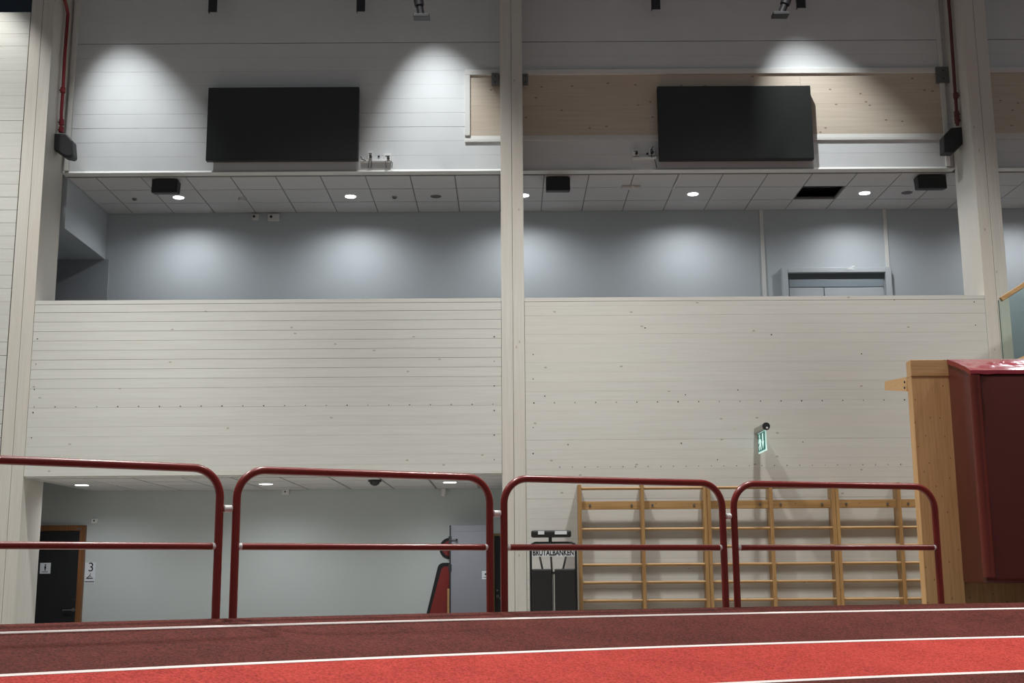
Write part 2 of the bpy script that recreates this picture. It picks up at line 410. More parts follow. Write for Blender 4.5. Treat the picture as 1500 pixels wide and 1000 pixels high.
infill('window_3', (PR[1], 9.5), zt, zb, False, 'raw timber infill band beyond the pillar with glass balustrade')
# vertical strips where the fascia meets the pillars
for x, nm in ((PR[0] - .12, 'trim_1'), (PL[1] + .03, 'trim_2')):
    o = box(nm, (x, x + .055), (YF - .05, YF), (6.672, 10.1), M_trimw, None, .003)
    tag(o, 'pale vertical strip in the corner by the %s pillar' % ('maroon pipe' if nm == 'trim_1' else 'red pipe'), 'trim', kind='structure')
# grey steel connector plates
for (x0, y0, x1, y1), lb in (((720, 107, 730.5, 125), 'on the short timber panel side of the twin pillar'), ((766, 108, 773.5, 124), 'on the long timber panel side of the twin pillar'), ((1372, 98, 1391, 121), 'at the pillar carrying the maroon pipe')):
    p, q = PY(x0, y1, YF - .06), PY(x1, y0, YF - .06)
    t = thing('connector_plate', ((p.x + q.x) / 2, YF - .05, p.z), 'grey steel beam connector plate ' + lb, 'bracket')
    box('plate', (p.x, q.x), (YF - .068, YF - .036), (p.z, q.z), M_steel, t, .003)
    for zz in (.25, .75): disc('bolt', ((p.x + q.x) / 2, YF - .07, p.z + (q.z - p.z) * zz), (0, -1, 0), .01, .008, M_dsteel, t, 6)

# -- roof beam that carries hangers and spots, above the frame
rb = box('ceiling', (-10, 10), (YW - 1.0, YF + .12), (10.1, 10.4), M_dark); tag(rb, 'dark roof edge above the fascia boards', 'ceiling', kind='structure')

M_passage = mat('passage_darker_grey', (160, 164, 168), .7, noise=.05)
M_floor2 = mat('balcony_floor', (112, 112, 112), .6, noise=.06, nscale=3)
# -- balcony: back wall, floor, ceiling tiles
bk = box('wall_back_upper', (-10, 9.5), (YB, YB + .12), (3.6, ZC + .6), M_backwall); tag(bk, 'grey blue painted back wall of the balcony', 'wall', kind='structure')
bf = box('floor', (-10, 9.5), (YW + .16, YB), (3.35, 3.6), M_floor2); tag(bf, 'balcony floor behind the parapet', 'floor', kind='structure')
hd = box('wall_header', (-10, -5.86), (YF + .12, YB), (5.93, ZC + .3), M_backwall); tag(hd, 'grey blue header wall above the dark side passage', 'wall', kind='structure')
px_ = PY(158, 410, YB - .02).x
sb = box('wall_back_passage', (-10, px_), (YB - .02, YB), (3.6, 5.93), M_passage); tag(sb, 'darker grey sheet on the back wall of the side passage', 'wall', kind='structure')  # thin sheet over the back wall, a darker grey than the wall beside it
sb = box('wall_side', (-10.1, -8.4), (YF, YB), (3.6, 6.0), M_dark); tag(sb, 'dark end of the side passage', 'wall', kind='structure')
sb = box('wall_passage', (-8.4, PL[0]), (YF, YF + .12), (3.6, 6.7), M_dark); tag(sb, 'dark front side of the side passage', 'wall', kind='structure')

def ceiling(name, x, yrows, z, label, hole=None, x0=0.0, plenum=.5, tg=.008):
    t = struct(name, ((x[0] + x[1]) / 2, (yrows[0] + yrows[-1]) / 2, z), label, 'ceiling')
    pl_ = box('plenum', x, (yrows[0], yrows[-1]), (z + plenum, z + plenum + .05), M_dark, t)
    k0 = math.floor((x[0] - x0) / .6); k1 = math.ceil((x[1] - x0) / .6)
    bm = bmesh.new()
    for yy in yrows: bm_box(bm, x, (yy - .012, yy + .012), (z, z + .03))
    for k in range(k0, k1 + 1):
        xx = x0 + k * .6
        if x[0] < xx < x[1]: bm_box(bm, (xx - .012, xx + .012), (yrows[0], yrows[-1]), (z, z + .03))
    mesh_obj('ceiling_grid', bm, M_grid, t)
    for r in range(len(yrows) - 1):
        for k in range(k0, k1):
            xa, xb = max(x[0], x0 + k * .6), min(x[1], x0 + (k + 1) * .6)
            if xb - xa < .05: continue
            cx, cy = (xa + xb) / 2, (yrows[r] + yrows[r + 1]) / 2
            if hole and abs(cx - hole[0]) < .3 and abs(cy - hole[1]) < .3: 
                continue
            box('ceiling_tile', (xa + tg, xb - tg), (yrows[r] + tg, yrows[r + 1] - tg), (z - .006 + random.choice((0, 0, .002)), z + .012), M_tile, t)
    return t
h0, h1 = PZ(1174, 283, ZC), PZ(1232, 283, ZC)
hx = -.683 + .6 * math.floor(((h0.x + h1.x) / 2 + .683) / .6) + .3
YR = [15.78, 16.33, 16.94, 17.45]
ceiling('ceiling', (-5.86, 9.5), YR, ZC, 'suspended tile ceiling of the balcony with one tile missing', (hx, 16.6), -.683)
dk = thing('duct', (hx, 16.6, ZC + .2), 'dark duct edge seen in the opening of the missing ceiling tile', 'duct')
box('duct_body', (hx - .5, hx + .5), (16.85, 17.3), (ZC + .16, ZC + .42), M_dsteel, dk, .01)
box('duct_flange', (hx - .5, hx + .5), (16.82, 16.85), (ZC + .14, ZC + .18), M_steel, dk)

# -- lower recess
ceiling('ceiling', (PL[1], PC[0] + .05), [YW + .16, 15.76, 16.36, 16.96, YB], ZL, 'low suspended tile ceiling of the ground floor recess', None, -.4, .3, .014)
lb = box('wall_back_lower', (-10, .6), (YB, YB + .12), (0, 3.3), M_lowwall); tag(lb, 'pale grey back wall of the ground floor recess', 'wall', kind='structure')
o = box('wall_recess_left', (-9.5, -7.4), (YF, YB), (0, 2.57), M_board); tag(o, 'whitewashed side of the recess behind the left pillar', 'wall', kind='structure')
o = box('wall_recess_right', (PC[1] + .02, .6), (YW + .16, YB), (0, 3.3), M_lowwall); tag(o, 'pale side wall closing the recess behind the twin pillar', 'wall', kind='structure')

# ------------------------------------------------------------------ banked track
CC = Vector((9.7, -10.885)); RE = 23.211
PROF = [(0, 1.086), (.207, 1.038), (1.157, .842), (2.107, .653), (3.057, .463), (4.007, .273), (4.957, .09), (5.4, .012)]
def zprof(d):
    for (a, za), (b, zb_) in zip(PROF, PROF[1:]):
        if d <= b: return za + (zb_ - za) * (d - a) / (b - a)
    return PROF[-1][1]
def band(name, d0, d1, m_, parent, lift=0.0, thick=None, a0=62, a1=158, n=128):
    bm = bmesh.new(); rows = []
    for i in range(n + 1):
        a = rad(a0 + (a1 - a0) * i / n); c, s = math.cos(a), math.sin(a)
        P = [Vector((CC.x + (RE - d) * c, CC.y + (RE - d) * s, zprof(d) + lift)) for d in (d0, d1)]
        if thick is None: P = [Vector((P[0].x, P[0].y, 0))] + P
        else: P = [P[0] - Vector((0, 0, thick))] + P + [P[1] - Vector((0, 0, thick))]
        rows.append([bm.verts.new(p) for p in P])
    for r0, r1 in zip(rows, rows[1:]):
        for k in range(len(r0) - 1): bm.faces.new((r0[k], r0[k + 1], r1[k + 1], r1[k]))
    return mesh_obj(name, bm, m_, parent)
tk = thing('running_track', (0, 9.5, 0), 'banked rubber running track curving past the railing', 'track', kind='structure')
LW2 = .024
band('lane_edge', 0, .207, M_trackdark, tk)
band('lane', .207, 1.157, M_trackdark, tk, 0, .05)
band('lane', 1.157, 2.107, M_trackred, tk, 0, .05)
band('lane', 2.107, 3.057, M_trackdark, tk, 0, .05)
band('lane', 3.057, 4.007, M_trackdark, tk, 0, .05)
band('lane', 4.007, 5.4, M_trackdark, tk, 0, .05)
for d in (.207, 1.157, 2.107, 3.057, 4.007):
    band('lane_line', d - LW2, d + LW2, M_line, tk, .0025, .004)

# ------------------------------------------------------------------ railing
ZT, ZBAR = 2.166, 1.60
def on_edge(x, r=RE + .03, z=ZBAR):
    """where the image column x at bar height meets the rail circle"""
    d = ray(x, 800); d2 = Vector((d.x, d.y)); c = -CC
    A = d2.dot(d2); B = 2 * d2.dot(c); Cc = c.dot(c) - r * r
    t = (-B + math.sqrt(B * B - 4 * A * Cc)) / (2 * A)
    return d2 * t
def railing(A, B, label, couple=None):
    A, B = Vector((A.x, A.y, 0)), Vector((B.x, B.y, 0))
    u = (B - A).normalized(); L = (B - A).length; rc = .21; r = .0305
    t = thing('railing_panel', ((A + B) / 2) + Vector((0, 0, 1.0)), label, 'railing')
    def P(s, z): return A + u * s + Vector((0, 0, z))
    pts = [P(0, .93), P(0, 1.3), P(0, 1.7), P(0, ZT - rc - .05)]
    for k in range(0, 11):
        a = rad(90 * k / 10); pts.append(P(rc - rc * math.cos(a), ZT - rc + rc * math.sin(a)))
    pts += [P(L * f, ZT) for f in (.3, .5, .7)]
    for k in range(0, 11):
        a = rad(90 * k / 10); pts.append(P(L - rc + rc * math.sin(a), ZT - rc + rc * math.cos(a)))
    pts += [P(L, ZT - rc - .05), P(L, 1.7), P(L, 1.3), P(L, .93)]
    tube('frame_tube', pts, r, M_redtube, t, 18)
    tube('middle_rail', [P(.045, ZBAR), P(L / 2, ZBAR), P(L - .045, ZBAR)], .0265, M_redtube, t, 16)
    for s0, s1 in ((.047, .012), (L - .047, L - .012)):
        tube('end_cap', [P(s0, ZBAR), P((s0 + s1) / 2, ZBAR), P(s1, ZBAR)], [.028, .025, .015], M_white, t, 14)
    for s in (0, L):
        c = P(s, 0); box('foot_bracket', (c.x - .04, c.x + .04), (c.y - .004, c.y + .045), (.93, .99), M_redtube, t, .003)
    if couple is not None:
        Cn = Vector((couple.x, couple.y, 0)); v = (Cn - B)
        q = B + Vector((0, 0, 1.875)); e = q + v
        un = v.normalized()
        tube('coupling_sleeve', [q + un * .0305, q + un * .036, e - un * .037, e - un * .0315], [.02, .027, .027, .02], M_white, t, 14)
    return t
posts = [on_edge(x) for x in (319.5, 344.5, 717.5, 738.5, 1060, 1077, 1373)]
u0 = (posts[0] - posts[2]).normalized()
first = Vector((posts[0].x, posts[0].y))
# chord of about the same length going left along the circle
ang = math.atan2(first.y - CC.y, first.x - CC.x) + 1.93 / (RE + .03)
start = Vector((CC.x + (RE + .03) * math.cos(ang), CC.y + (RE + .03) * math.sin(ang)))
railing(start, posts[0], 'red tube railing panel in front of the black door', posts[1])
railing(posts[1], posts[2], 'red tube railing panel in front of the open recess and red pictogram', posts[3])
railing(posts[3], posts[4], 'red tube railing panel in front of the black exercise bench', posts[5])
railing(posts[5], posts[6], 'red tube railing panel at the end beside the timber post')

# ------------------------------------------------------------------ screens
def screen(x0, x1, zt_, zb_, label, seed):
    t = thing('display_screen', ((x0 + x1) / 2, YF - .09, zb_), label, 'screen')
    box('casing', (x0, x1), (YF - .135, YF - .05), (zb_, zt_), M_bezel, t, .006)
    box('screen_face', (x0 + .012, x1 - .012), (YF - .138, YF - .134), (zb_ + .012, zt_ - .012), M_screen, t)
    for f in (.2, .8):
        xx = x0 + (x1 - x0) * f
        box('wall_bracket', (xx - .05, xx + .05), (YF - .05, YF - .004), (zb_ + .2, zt_ - .2), M_dsteel, t)
    return t
p, q = PY(301, 235, YF - .135), PY(526, 127, YF - .135)
screen(p.x, q.x, q.z, p.z, 'large black screen on plain white fascia boards', 1)
p, q = PY(966, 234, YF - .135), PY(1187, 125, YF - .135)
screen(p.x, q.x, q.z, p.z, 'large black screen mounted over the long raw timber band', 2)

# sockets on small cable trays
def socket_rail(x0, x1, y, boxes, label, wires):
    a, b = PY(x0, y, YF - .03), PY(x1, y, YF - .03)
    t = thing('socket_rail', ((a.x + b.x) / 2, YF - .03, a.z), label, 'socket')
    box('cable_tray', (a.x, b.x), (YF - .06, YF), (a.z - .012, a.z + .012), M_white, t, .002)
    for bx_, by, wd, ht in boxes:
        c = PY(bx_, by, YF - .03)
        s = box('socket_box', (c.x - wd / 2, c.x + wd / 2), (YF - .05, YF), (c.z - ht / 2, c.z + ht / 2), M_white, t, .004)
        disc('plug', (c.x + wd * .1, YF - .05, c.z - ht * .2), (0, -1, 0), .018, .04, M_black, s, 12)
        box('socket_slot', (c.x - wd * .3, c.x + wd * .3), (YF - .053, YF - .049), (c.z + ht * .15, c.z + ht * .25), M_dsteel, s)
    for pts in wires:
        tube('cable', [PY(px, py, YF - .06) for px, py in pts], .005, M_dsteel, t, 6)
    c = PY((x0 + x1) / 2 + 4, y - 7, YF - .01)
    disc('cable_hole', (c.x, YF - .008, c.z), (0, -1, 0), .014, .003, M_print, t, 12)
    return t
socket_rail(528.5, 573, 236, [(542.5, 228, .07, .11), (568, 231, .1, .09)], 'white sockets on a small cable tray beside the screen without glare',
            [[(528.5, 229), (530, 233), (536, 235)], [(541, 234), (540, 240), (539.5, 246)], [(544, 234), (544, 241), (543, 246)], [(565, 236), (565, 242), (566, 246)], [(570, 235), (575, 238), (574, 246)]])
socket_rail(927, 961.5, 232, [(931, 224, .09, .09), (954.5, 222.5, .07, .1)], 'white sockets on a small cable tray beside the screen with glare',
            [[(954, 218), (957, 214), (953, 221), (955, 231)], [(959, 233), (961, 240), (962, 246)]])

# ------------------------------------------------------------------ hangers and spots above the screens
for x, y1, lb in ((311.5, 18, 'above the edge of the glare-free screen next to the red pipe'), (528.5, 17, 'above the edge of the glare-free screen next to the sockets'),
                  (961, 14, 'above the socket side of the screen with glare'), (1174, 12, 'above the far side of the screen with glare')):
    c = PY(x, y1, YF - .25)
    t = thing('steel_hanger', (c.x, YF - .25, c.z), 'dark steel hanger strip ' + lb, 'bracket')
    box('strip', (c.x - .058, c.x + .058), (YF - .262, YF - .25), (c.z, 10.1), M_dsteel, t, .003)
    box('side_flange', (c.x - .058, c.x - .05), (YF - .262, YF - .2), (c.z, 10.1), M_dsteel, t)
    disc('bolt', (c.x, YF - .262, c.z + .055), (0, -1, 0), .014, .012, M_black, t, 8)
def hanging_strut(xt, yt, xe, ye, label):
    e = PY(xe, ye, YF - 1.41); s = PY(xt, yt, YF - 1.41)
    t = thing('roof_strut', e, label, 'bracket')
    ax = (e - s).normalized()
    s2 = e - ax * ((10.1 - e.z) / -ax.z)
    tube('arm', [s2, e - ax * .03], .045, M_dsteel, t, 10)
    tube('clamp', [e - ax * .26, e - ax * .16], .06, M_dsteel, t, 10)
    box('foot_plate', (e.x - .1, e.x + .1), (e.y - .07, e.y + .07), (e.z - .01, e.z + .028), M_dsteel, t, .004)
    return t
hanging_strut(613, 0, 617.5, 26, 'dark steel strut with foot plate hanging straight above the fascia near the short timber panel')
hanging_strut(1152, 0, 1143, 23, 'dark steel strut with foot plate hanging aslant above the screen with glare')

# ------------------------------------------------------------------ pipes and column speakers
def pipe(side, X, pts, mat_, joints, label):
    r = .022
    P = [PX(x, y, X + side * .05) for x, y in pts]
    t = thing('pipe', P[0], label, 'pipe')
    tube('pipe_run', P, r, mat_, t, 12)
    for x, y in joints:
        c = PX(x, y, X + side * .05)
        tube('coupling', [c + Vector((0, 0, .035)), c - Vector((0, 0, .035))], .034, mat_, t, 12)
        tube('pipe_clip', [c, c - Vector((side * .044, 0, 0))], .01, M_dsteel, t, 8)
    return t
pipe(1, PL[1], [(89.5, 194), (90, 165), (93, 120), (95, 80), (98, 42), (99.5, 20), (97, 8), (93, -6), (94, -40), (96, -100)], M_pipe, [(89.8, 190), (90.3, 179), (92.2, 132)], 'bright red pipe running down the pillar to the speaker')
pipe(-1, PR[0], [(1402.5, 184), (1401.5, 166), (1399.5, 140), (1395.5, 80), (1392, 30), (1389, -6), (1383, -100)], M_pipe2, [(1402, 176), (1401.3, 167), (1400, 140)], 'dark maroon pipe running down the pillar to the speaker')
def col_speaker(poly, Y0, depth, side, X, label):
    P = [PY(x, y, Y0) for x, y in poly]
    t = thing('column_speaker', (P[0].x, Y0, min(v.z for v in P)), label, 'speaker')
    prism('cabinet', P, (0, depth, 0), M_black, t, .012)
    c = sum(P, Vector()) / len(P)
    inner = [c + (v - c) * .82 for v in P]
    prism('grille', [v + Vector((0, -.006, 0)) for v in inner], (0, .012, 0), M_blackpad, t)
    box('bracket', (min(c.x, X), max(c.x, X)), (Y0 + depth * .4, Y0 + depth * .6), (c.z - .04, c.z + .04), M_dsteel, t)
    return t
col_speaker([(79, 195), (96, 195), (106, 206), (107.5, 228), (104, 231), (94, 229), (79, 219)], 15.28, .16, 1, PL[1], 'black angular speaker on the pillar below the bright red pipe')
col_speaker([(1382, 199), (1393.5, 187), (1409, 185.5), (1411, 210), (1398, 223), (1382.5, 223)], 15.3, .16, -1, PR[0], 'black angular speaker on the pillar below the maroon pipe')

# ------------------------------------------------------------------ balcony ceiling fittings
def ceil_speaker(x0, x1, y0, y1, label):
    Y = YF + .125
    p, q = PY(x0, y1, Y), PY(x1, y0, Y)
    t = thing('ceiling_speaker', ((p.x + q.x) / 2, Y, p.z), label, 'speaker')
    zt_ = ZC - .022
    pr = [Vector((p.x, Y, p.z)), Vector((p.x, Y + .015, zt_)), Vector((p.x, Y + .2, zt_)), Vector((p.x, Y + .16, p.z + .02))]
    prism('cabinet', pr, (q.x - p.x, 0, 0), M_black, t, .012)
    box('grille', (p.x + .02, q.x - .02), (Y - .003, Y + .01), (p.z + .02, zt_ - .02), M_blackpad, t)
    c = (p.x + q.x) / 2
    box('yoke', (p.x + .03, q.x - .03), (Y + .07, Y + .11), (zt_, zt_ + .02), M_steel, t)
    tube('stem', [(c, Y + .09, zt_ + .01), (c, Y + .09, ZC + .004)], .015, M_steel, t, 10)
    return t
ceil_speaker(221, 260, 256, 282, 'black box speaker hanging near the dark side passage')
ceil_speaker(800, 835, 253, 279, 'black box speaker hanging beside the twin pillar')
ceil_speaker(1346, 1386, 249, 276, 'black box speaker hanging near the missing ceiling tile')
def downlight(x, y, Z, label, group, energy, rr=.075):
    c = PZ(x, y, Z)
    t = thing('downlight', (c.x, c.y, Z), label, 'lamp', group)
    tube('trim_ring', [(c.x, c.y, Z + .004), (c.x, c.y, Z - .008)], [rr + .02, rr + .012], M_white, t, 28)
    tube('lens', [(c.x, c.y, Z - .007), (c.x, c.y, Z - .011)], [rr, rr], M_lens, t, 28)
    l = bpy.data.lights.new('downlight_lamp', 'SPOT'); l.energy = energy; l.spot_size = rad(160); l.spot_blend = .88; l.shadow_soft_size = .04; l.color = (.93, .96, 1)
    o = bpy.data.objects.new('downlight_lamp', l); COL.objects.link(o); o.location = (c.x, c.y, Z - .02)
    return t
for (x, y), lb in zip(((261.5, 288.5), (513.5, 287), (767, 285.5), (1015, 283.5), (1266.5, 282), (1513, 280)),
                      ('under the speaker near the dark side passage', 'midway along the screen without glare', 'just beside the twin pillar', 'between twin pillar and pale wall batten', 'beside the missing tile', 'beyond the pillar with glass balustrade')):
    downlight(x, y, ZC, 'round white downlight glowing in the balcony ceiling ' + lb, 'balcony downlights', 106)
for (x, y), lb in zip(((120, 709.5), (389.5, 708), (659, 705.5)), ('near the black door', 'in the middle of the recess', 'near the red pictogram')):
    downlight(x, y, ZL, 'round downlight glowing in the low recess ceiling ' + lb, 'recess downlights', 78, .085)
def ceil_disc(name, x, y, r, h, m_, label, cat):
    c = PZ(x, y, ZC)
    t = thing(name, (c.x, c.y, ZC), label, cat)
    disc('rim', (c.x, c.y, ZC + .003), (0, 0, -1), r, h, m_, t, 24, r * .9)
    disc('centre', (c.x, c.y, ZC - h + .004), (0, 0, -1), r * .7, .008, M_dsteel if m_ is M_grid else m_, t, 20, r * .5)
    return t
M_discg = mat('grey_grille', (96, 94, 94), .7)
ceil_disc('disc_speaker', 638.5, 287, .085, .012, M_discg, 'flat round grey ceiling speaker beside the downlight near the twin pillar', 'speaker')
ceil_disc('disc_speaker', 1328.5, 281.5, .085, .012, M_discg, 'flat round grey ceiling speaker beyond the missing tile', 'speaker')
ceil_disc('smoke_detector', 355, 289.5, .06, .05, M_tile, 'small round smoke detector between two balcony downlights', 'detector')
ceil_disc('sprinkler_head', 197, 290, .035, .03, M_grid, 'tiny sprinkler head close to the dark side passage', 'sprinkler')
ceil_disc('sprinkler_head', 578, 287.5, .035, .03, M_grid, 'tiny sprinkler head beside the flat round ceiling speaker', 'sprinkler')
c = PZ(924, 272, ZC)
t = thing('beam_detector', (c.x, c.y, ZC - .06), 'white bar shaped detector on the balcony ceiling beside the twin pillar speaker', 'detector')
box('body', (c.x - .13, c.x + .13), (c.y - .05, c.y + .05), (ZC - .045, ZC + .003), M_tile, t, .012)
disc('sensor', (c.x + .02, c.y - .05, ZC - .03), (0, -1, -.4), .018, .012, M_white, t, 14)
# hanging grid strip that has slipped out of the ceiling
a, b = PZ(997, 254, ZC), PZ(985, 276, ZC)
o = tube('loose_ceiling_strip', [a - Vector((0, 0, .012)), b - Vector((0, 0, .012))], .01, M_trimw, None, 6); tag(o, 'pale loose strip on the balcony ceiling near the sockets', 'strip')
# boxes on the balcony back wall
for x, y, wd, ht, lb in ((374.5, 318, .1, .085, 'small white wall box with dark eye near the smoke detector'), (401, 318.5, .17, .1, 'wider white wall box with dark socket near the smoke detector')):
    c = PY(x, y, YB - .03)
    t = thing('wall_box', (c.x, YB - .03, c.z - ht / 2), lb, 'box')
    box('body', (c.x - wd / 2, c.x + wd / 2), (YB - .055, YB), (c.z - ht / 2, c.z + ht / 2), M_trimw, t, .006)
    disc('eye', (c.x - wd * .2, YB - .055, c.z + .005), (0, -1, 0), .02, .006, M_dsteel, t, 14)
# pale battens and lift door on the balcony back wall
for i, (xa, ya, xb, yb) in enumerate(((1115, 312, 1120, 430), (1295.5, 309, 1299, 400))):
    p, q = PY(xb, yb, YB - .02), PY(xa, ya, YB - .02)
    o = box('trim_%d' % (3 + i), (q.x - .028, q.x + .028), (YB - .02, YB), (3.6, ZC), M_trimw, None, .003)
    tag(o, 'pale vertical wall batten %s the lift door' % ('on the downlight side of' if i == 0 else 'rising from the frame of'), 'batten', kind='structure')
p, q = PY(1145, 391, YB - .08), PY(1305, 391, YB - .08)
x0, x1, zt_ = p.x, q.x, q.z
dr = thing('door_1', ((x0 + x1) / 2, YB - .05, 3.6), 'wide grey lift door with pale frame on the balcony', 'door', kind='structure')
box('frame_jamb', (x0, x0 + .085), (YB - .09, YB), (3.6, zt_), M_liftframe, dr, .006)
box('frame_jamb', (x1 - .085, x1), (YB - .09, YB), (3.6, zt_), M_liftframe, dr, .006)
box('frame_head', (x0 + .085, x1 - .085), (YB - .09, YB), (zt_ - .075, zt_), M_liftframe, dr, .006)
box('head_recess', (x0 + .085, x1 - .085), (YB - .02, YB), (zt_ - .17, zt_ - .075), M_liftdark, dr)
box('door_head_panel', (x0 + .11, x1 - .11), (YB - .035, YB), (zt_ - .28, zt_ - .17), M_lift, dr, .003)
xm = x0 + (x1 - x0) * .385
box('door_leaf', (x0 + .11, xm - .006), (YB - .028, YB), (3.6, zt_ - .285), M_backwall, dr, .003)
box('door_leaf', (xm + .006, x1 - .11), (YB - .028, YB), (3.6, zt_ - .285), M_backwall, dr, .003)
c = PY(1246, 392.5, YB - .09)
prism('paper_scrap', [c + Vector((-.07, -.004, -.02)), c + Vector((.03, -.006, .035)), c + Vector((.07, -.004, .03)), c + Vector((.02, -.004, .0)), c + Vector((.06, -.004, -.025))], (0, -.003, 0), M_white, dr)

# ------------------------------------------------------------------ doors and signs in the lower recess
p, q = PY(36, 770, YB - .06), PY(125.5, 769, YB - .06)
x0, x1, zt_ = p.x - .25, q.x, q.z
d2 = thing('door_2', ((x0 + x1) / 2, YB - .05, 0), 'black door in a brown wooden frame next to the number sign', 'door', kind='structure')
box('frame_jamb', (x1 - .075, x1), (YB - .07, YB), (0, zt_), M_doorframe, d2, .004)
box('frame_jamb', (x0, x0 + .075), (YB - .07, YB), (0, zt_), M_doorframe, d2, .004)
box('frame_head', (x0 + .075, x1 - .075), (YB - .07, YB), (zt_ - .075, zt_), M_doorframe, d2, .004)
lf = box('door_leaf', (x0 + .08, x1 - .08), (YB - .05, YB), (.01, zt_ - .08), M_doordark, d2, .003)
c = PY(107, 893, YB - .06)
disc('handle_rose', (c.x, YB - .05, c.z), (0, -1, 0), .025, .012, M_steel, lf, 16)
tube('handle', [(c.x, YB - .055, c.z), (c.x, YB - .1, c.z), (c.x - .13, YB - .1, c.z)], .01, M_steel, lf, 10)
disc('lock_cylinder', (c.x, YB - .05, c.z + .14), (0, -1, 0), .016, .015, M_dsteel, lf, 14)
c = PY(116, 774, YB - .07); box('door_closer', (c.x - .03, c.x + .03), (YB - .075, YB - .06), (c.z - .012, c.z + .006), M_steel, d2)
def bars(parent, c, wd, ht, y):
    """unreadable small print: a dashed dark line of little strokes"""
    x = c.x - wd / 2; k = 0
    bm = bmesh.new()
    while x < c.x + wd / 2 - .004:
        l = (.012, .018, .009)[k % 3]; bm_box(bm, (x, min(x + l, c.x + wd / 2)), (y - .002, y), (c.z - ht / 2, c.z + ht / 2)); x += l + .004; k += 1
    return mesh_obj('small_print', bm, M_print, parent)
# sign on the door with a person symbol
p, q = PY(58, 840, YB - .055), PY(74.5, 824, YB - .055)
s = thing('door_sign', ((p.x + q.x) / 2, YB - .055, p.z), 'white square sign with person symbol on the black door', 'sign')
box('plate', (p.x, q.x), (YB - .056, YB - .051), (p.z, q.z), M_whiteprint, s)
cx, cz, h = (p.x + q.x) / 2, (p.z + q.z) / 2, q.z - p.z
disc('symbol_head', (cx, YB - .056, cz + h * .31), (0, -1, 0), h * .065, .002, M_print, s, 14)
prism('symbol_body', [Vector((cx + sx * h, YB - .056, cz + sz * h)) for sx, sz in ((-.05, .22), (.05, .22), (.09, .05), (.05, -.02), (.03, -.22), (-.03, -.22), (-.05, -.02), (-.09, .05))], (0, -.002, 0), M_print, s)
bars(s, Vector((cx, 0, cz - h * .33)), h * .6, h * .06, YB - .056)
# number sign: 3 with a clothes hanger
p, q = PY(123.5, 854.5, YB - .01), PY(140, 823.5, YB - .01)
s = thing('number_sign', ((p.x + q.x) / 2, YB - .01, p.z), 'white sign with number 3 and clothes hanger symbol on the wall', 'sign')
box('plate', (p.x, q.x), (YB - .008, YB), (p.z, q.z), M_whiteprint, s)
cx, h = (p.x + q.x) / 2, q.z - p.z
text('numeral', '3', .175, (cx + .01, YB - .009, q.z - h * .24), M_print, s)
hz = p.z + h * .25
tube('hanger_symbol', [(cx - .045, YB - .01, hz), (cx, YB - .01, hz + .035), (cx + .045, YB - .01, hz), (cx - .05, YB - .01, hz)], .005, M_print, s, 6)
tube('hanger_hook', [(cx, YB - .01, hz + .033), (cx, YB - .01, hz + .05), (cx + .012, YB - .01, hz + .058), (cx + .004, YB - .01, hz + .068)], .004, M_print, s, 6)
bars(s, Vector((cx, 0, p.z + h * .09)), .13, .014, YB - .009)
# small boxes on the lower back wall
for x, y, wd, ht, lb, nm in ((138.5, 763, .085, .065, 'small white wall box with dark dot above the number sign', 'wall_box'), (418, 720.5, .095, .075, 'small white wall box under the recess ceiling beside the middle downlight', 'wall_box')):
    c = PY(x, y, YB - .03)
    t = thing(nm, (c.x, YB - .03, c.z - ht / 2), lb, 'box')
    box('body', (c.x - wd / 2, c.x + wd / 2), (YB - .05, YB), (c.z - ht / 2, c.z + ht / 2), M_white, t, .006)
    disc('dot', (c.x, YB - .05, c.z + .005), (0, -1, 0), .012, .005, M_dsteel, t, 12)
c = PY(650, 719, YB - .05)
t = thing('motion_sensor', (c.x, YB - .04, c.z), 'white tubular motion sensor high on the recess wall near the grey door', 'sensor')
tube('body', [(c.x, YB - .05, c.z + .055), (c.x, YB - .055, c.z), (c.x, YB - .045, c.z - .06), (c.x, YB - .04, c.z - .07)], [.04, .046, .042, .02], M_trimw, t, 16)
box('bracket', (c.x - .02, c.x + .02), (YB - .04, YB), (c.z + .0, c.z + .05), M_dsteel, t)
c = PZ(549, 702, ZL)
t = thing('dome_camera', (c.x, c.y, ZL), 'dark dome camera on the recess ceiling behind the railing top', 'camera')
tube('base', [(c.x, c.y, ZL + .003), (c.x, c.y, ZL - .03)], .085, M_dsteel, t, 20)
tube('dome', [(c.x, c.y, ZL - .03), (c.x, c.y, ZL - .06), (c.x, c.y, ZL - .08)], [.07, .055, .02], M_black, t, 20)

# pictogram of a figure in a dress, half hidden by the grey door
c = PY(659, 803, YB - .02); r = (PY(674, 803, YB).x - PY(643, 803, YB).x) / 2
t = thing('wall_pictogram', (c.x, YB - .02, .75), 'big red pictogram with black outline on the recess wall', 'sign')
disc('head_outline', (c.x, YB, c.z), (0, -1, 0), r, .01, M_print, t, 40)
disc('head', (c.x, YB - .01, c.z), (0, -1, 0), r * .72, .003, M_red, t, 36)
def dress(inset, y, dy, m_, nm):
    zt_ = PY(650, 824, YB).z - inset; zb_ = .75 + inset
    ht = (PY(656, 825, YB).x - PY(643, 825, YB).x) * 1.4 - inset; hb = .345 - inset * 1.05
    rr = .085 - inset * .4
    pts = [Vector((c.x - hb, y, zb_)), Vector((c.x + hb, y, zb_))]
    for k in range(6): a = rad(15 + 75 * k / 5); pts.append(Vector((c.x + ht - rr + rr * math.cos(a), y, zt_ - rr + rr * math.sin(a))))
    for k in range(6): a = rad(90 + 75 * k / 5); pts.append(Vector((c.x - ht + rr + rr * math.cos(a), y, zt_ - rr + rr * math.sin(a))))
    prism(nm, pts, (0, dy, 0), m_, t)
dress(0, YB, -.01, M_print, 'dress_outline'); dress(.05, YB - .01, -.003, M_red, 'dress')
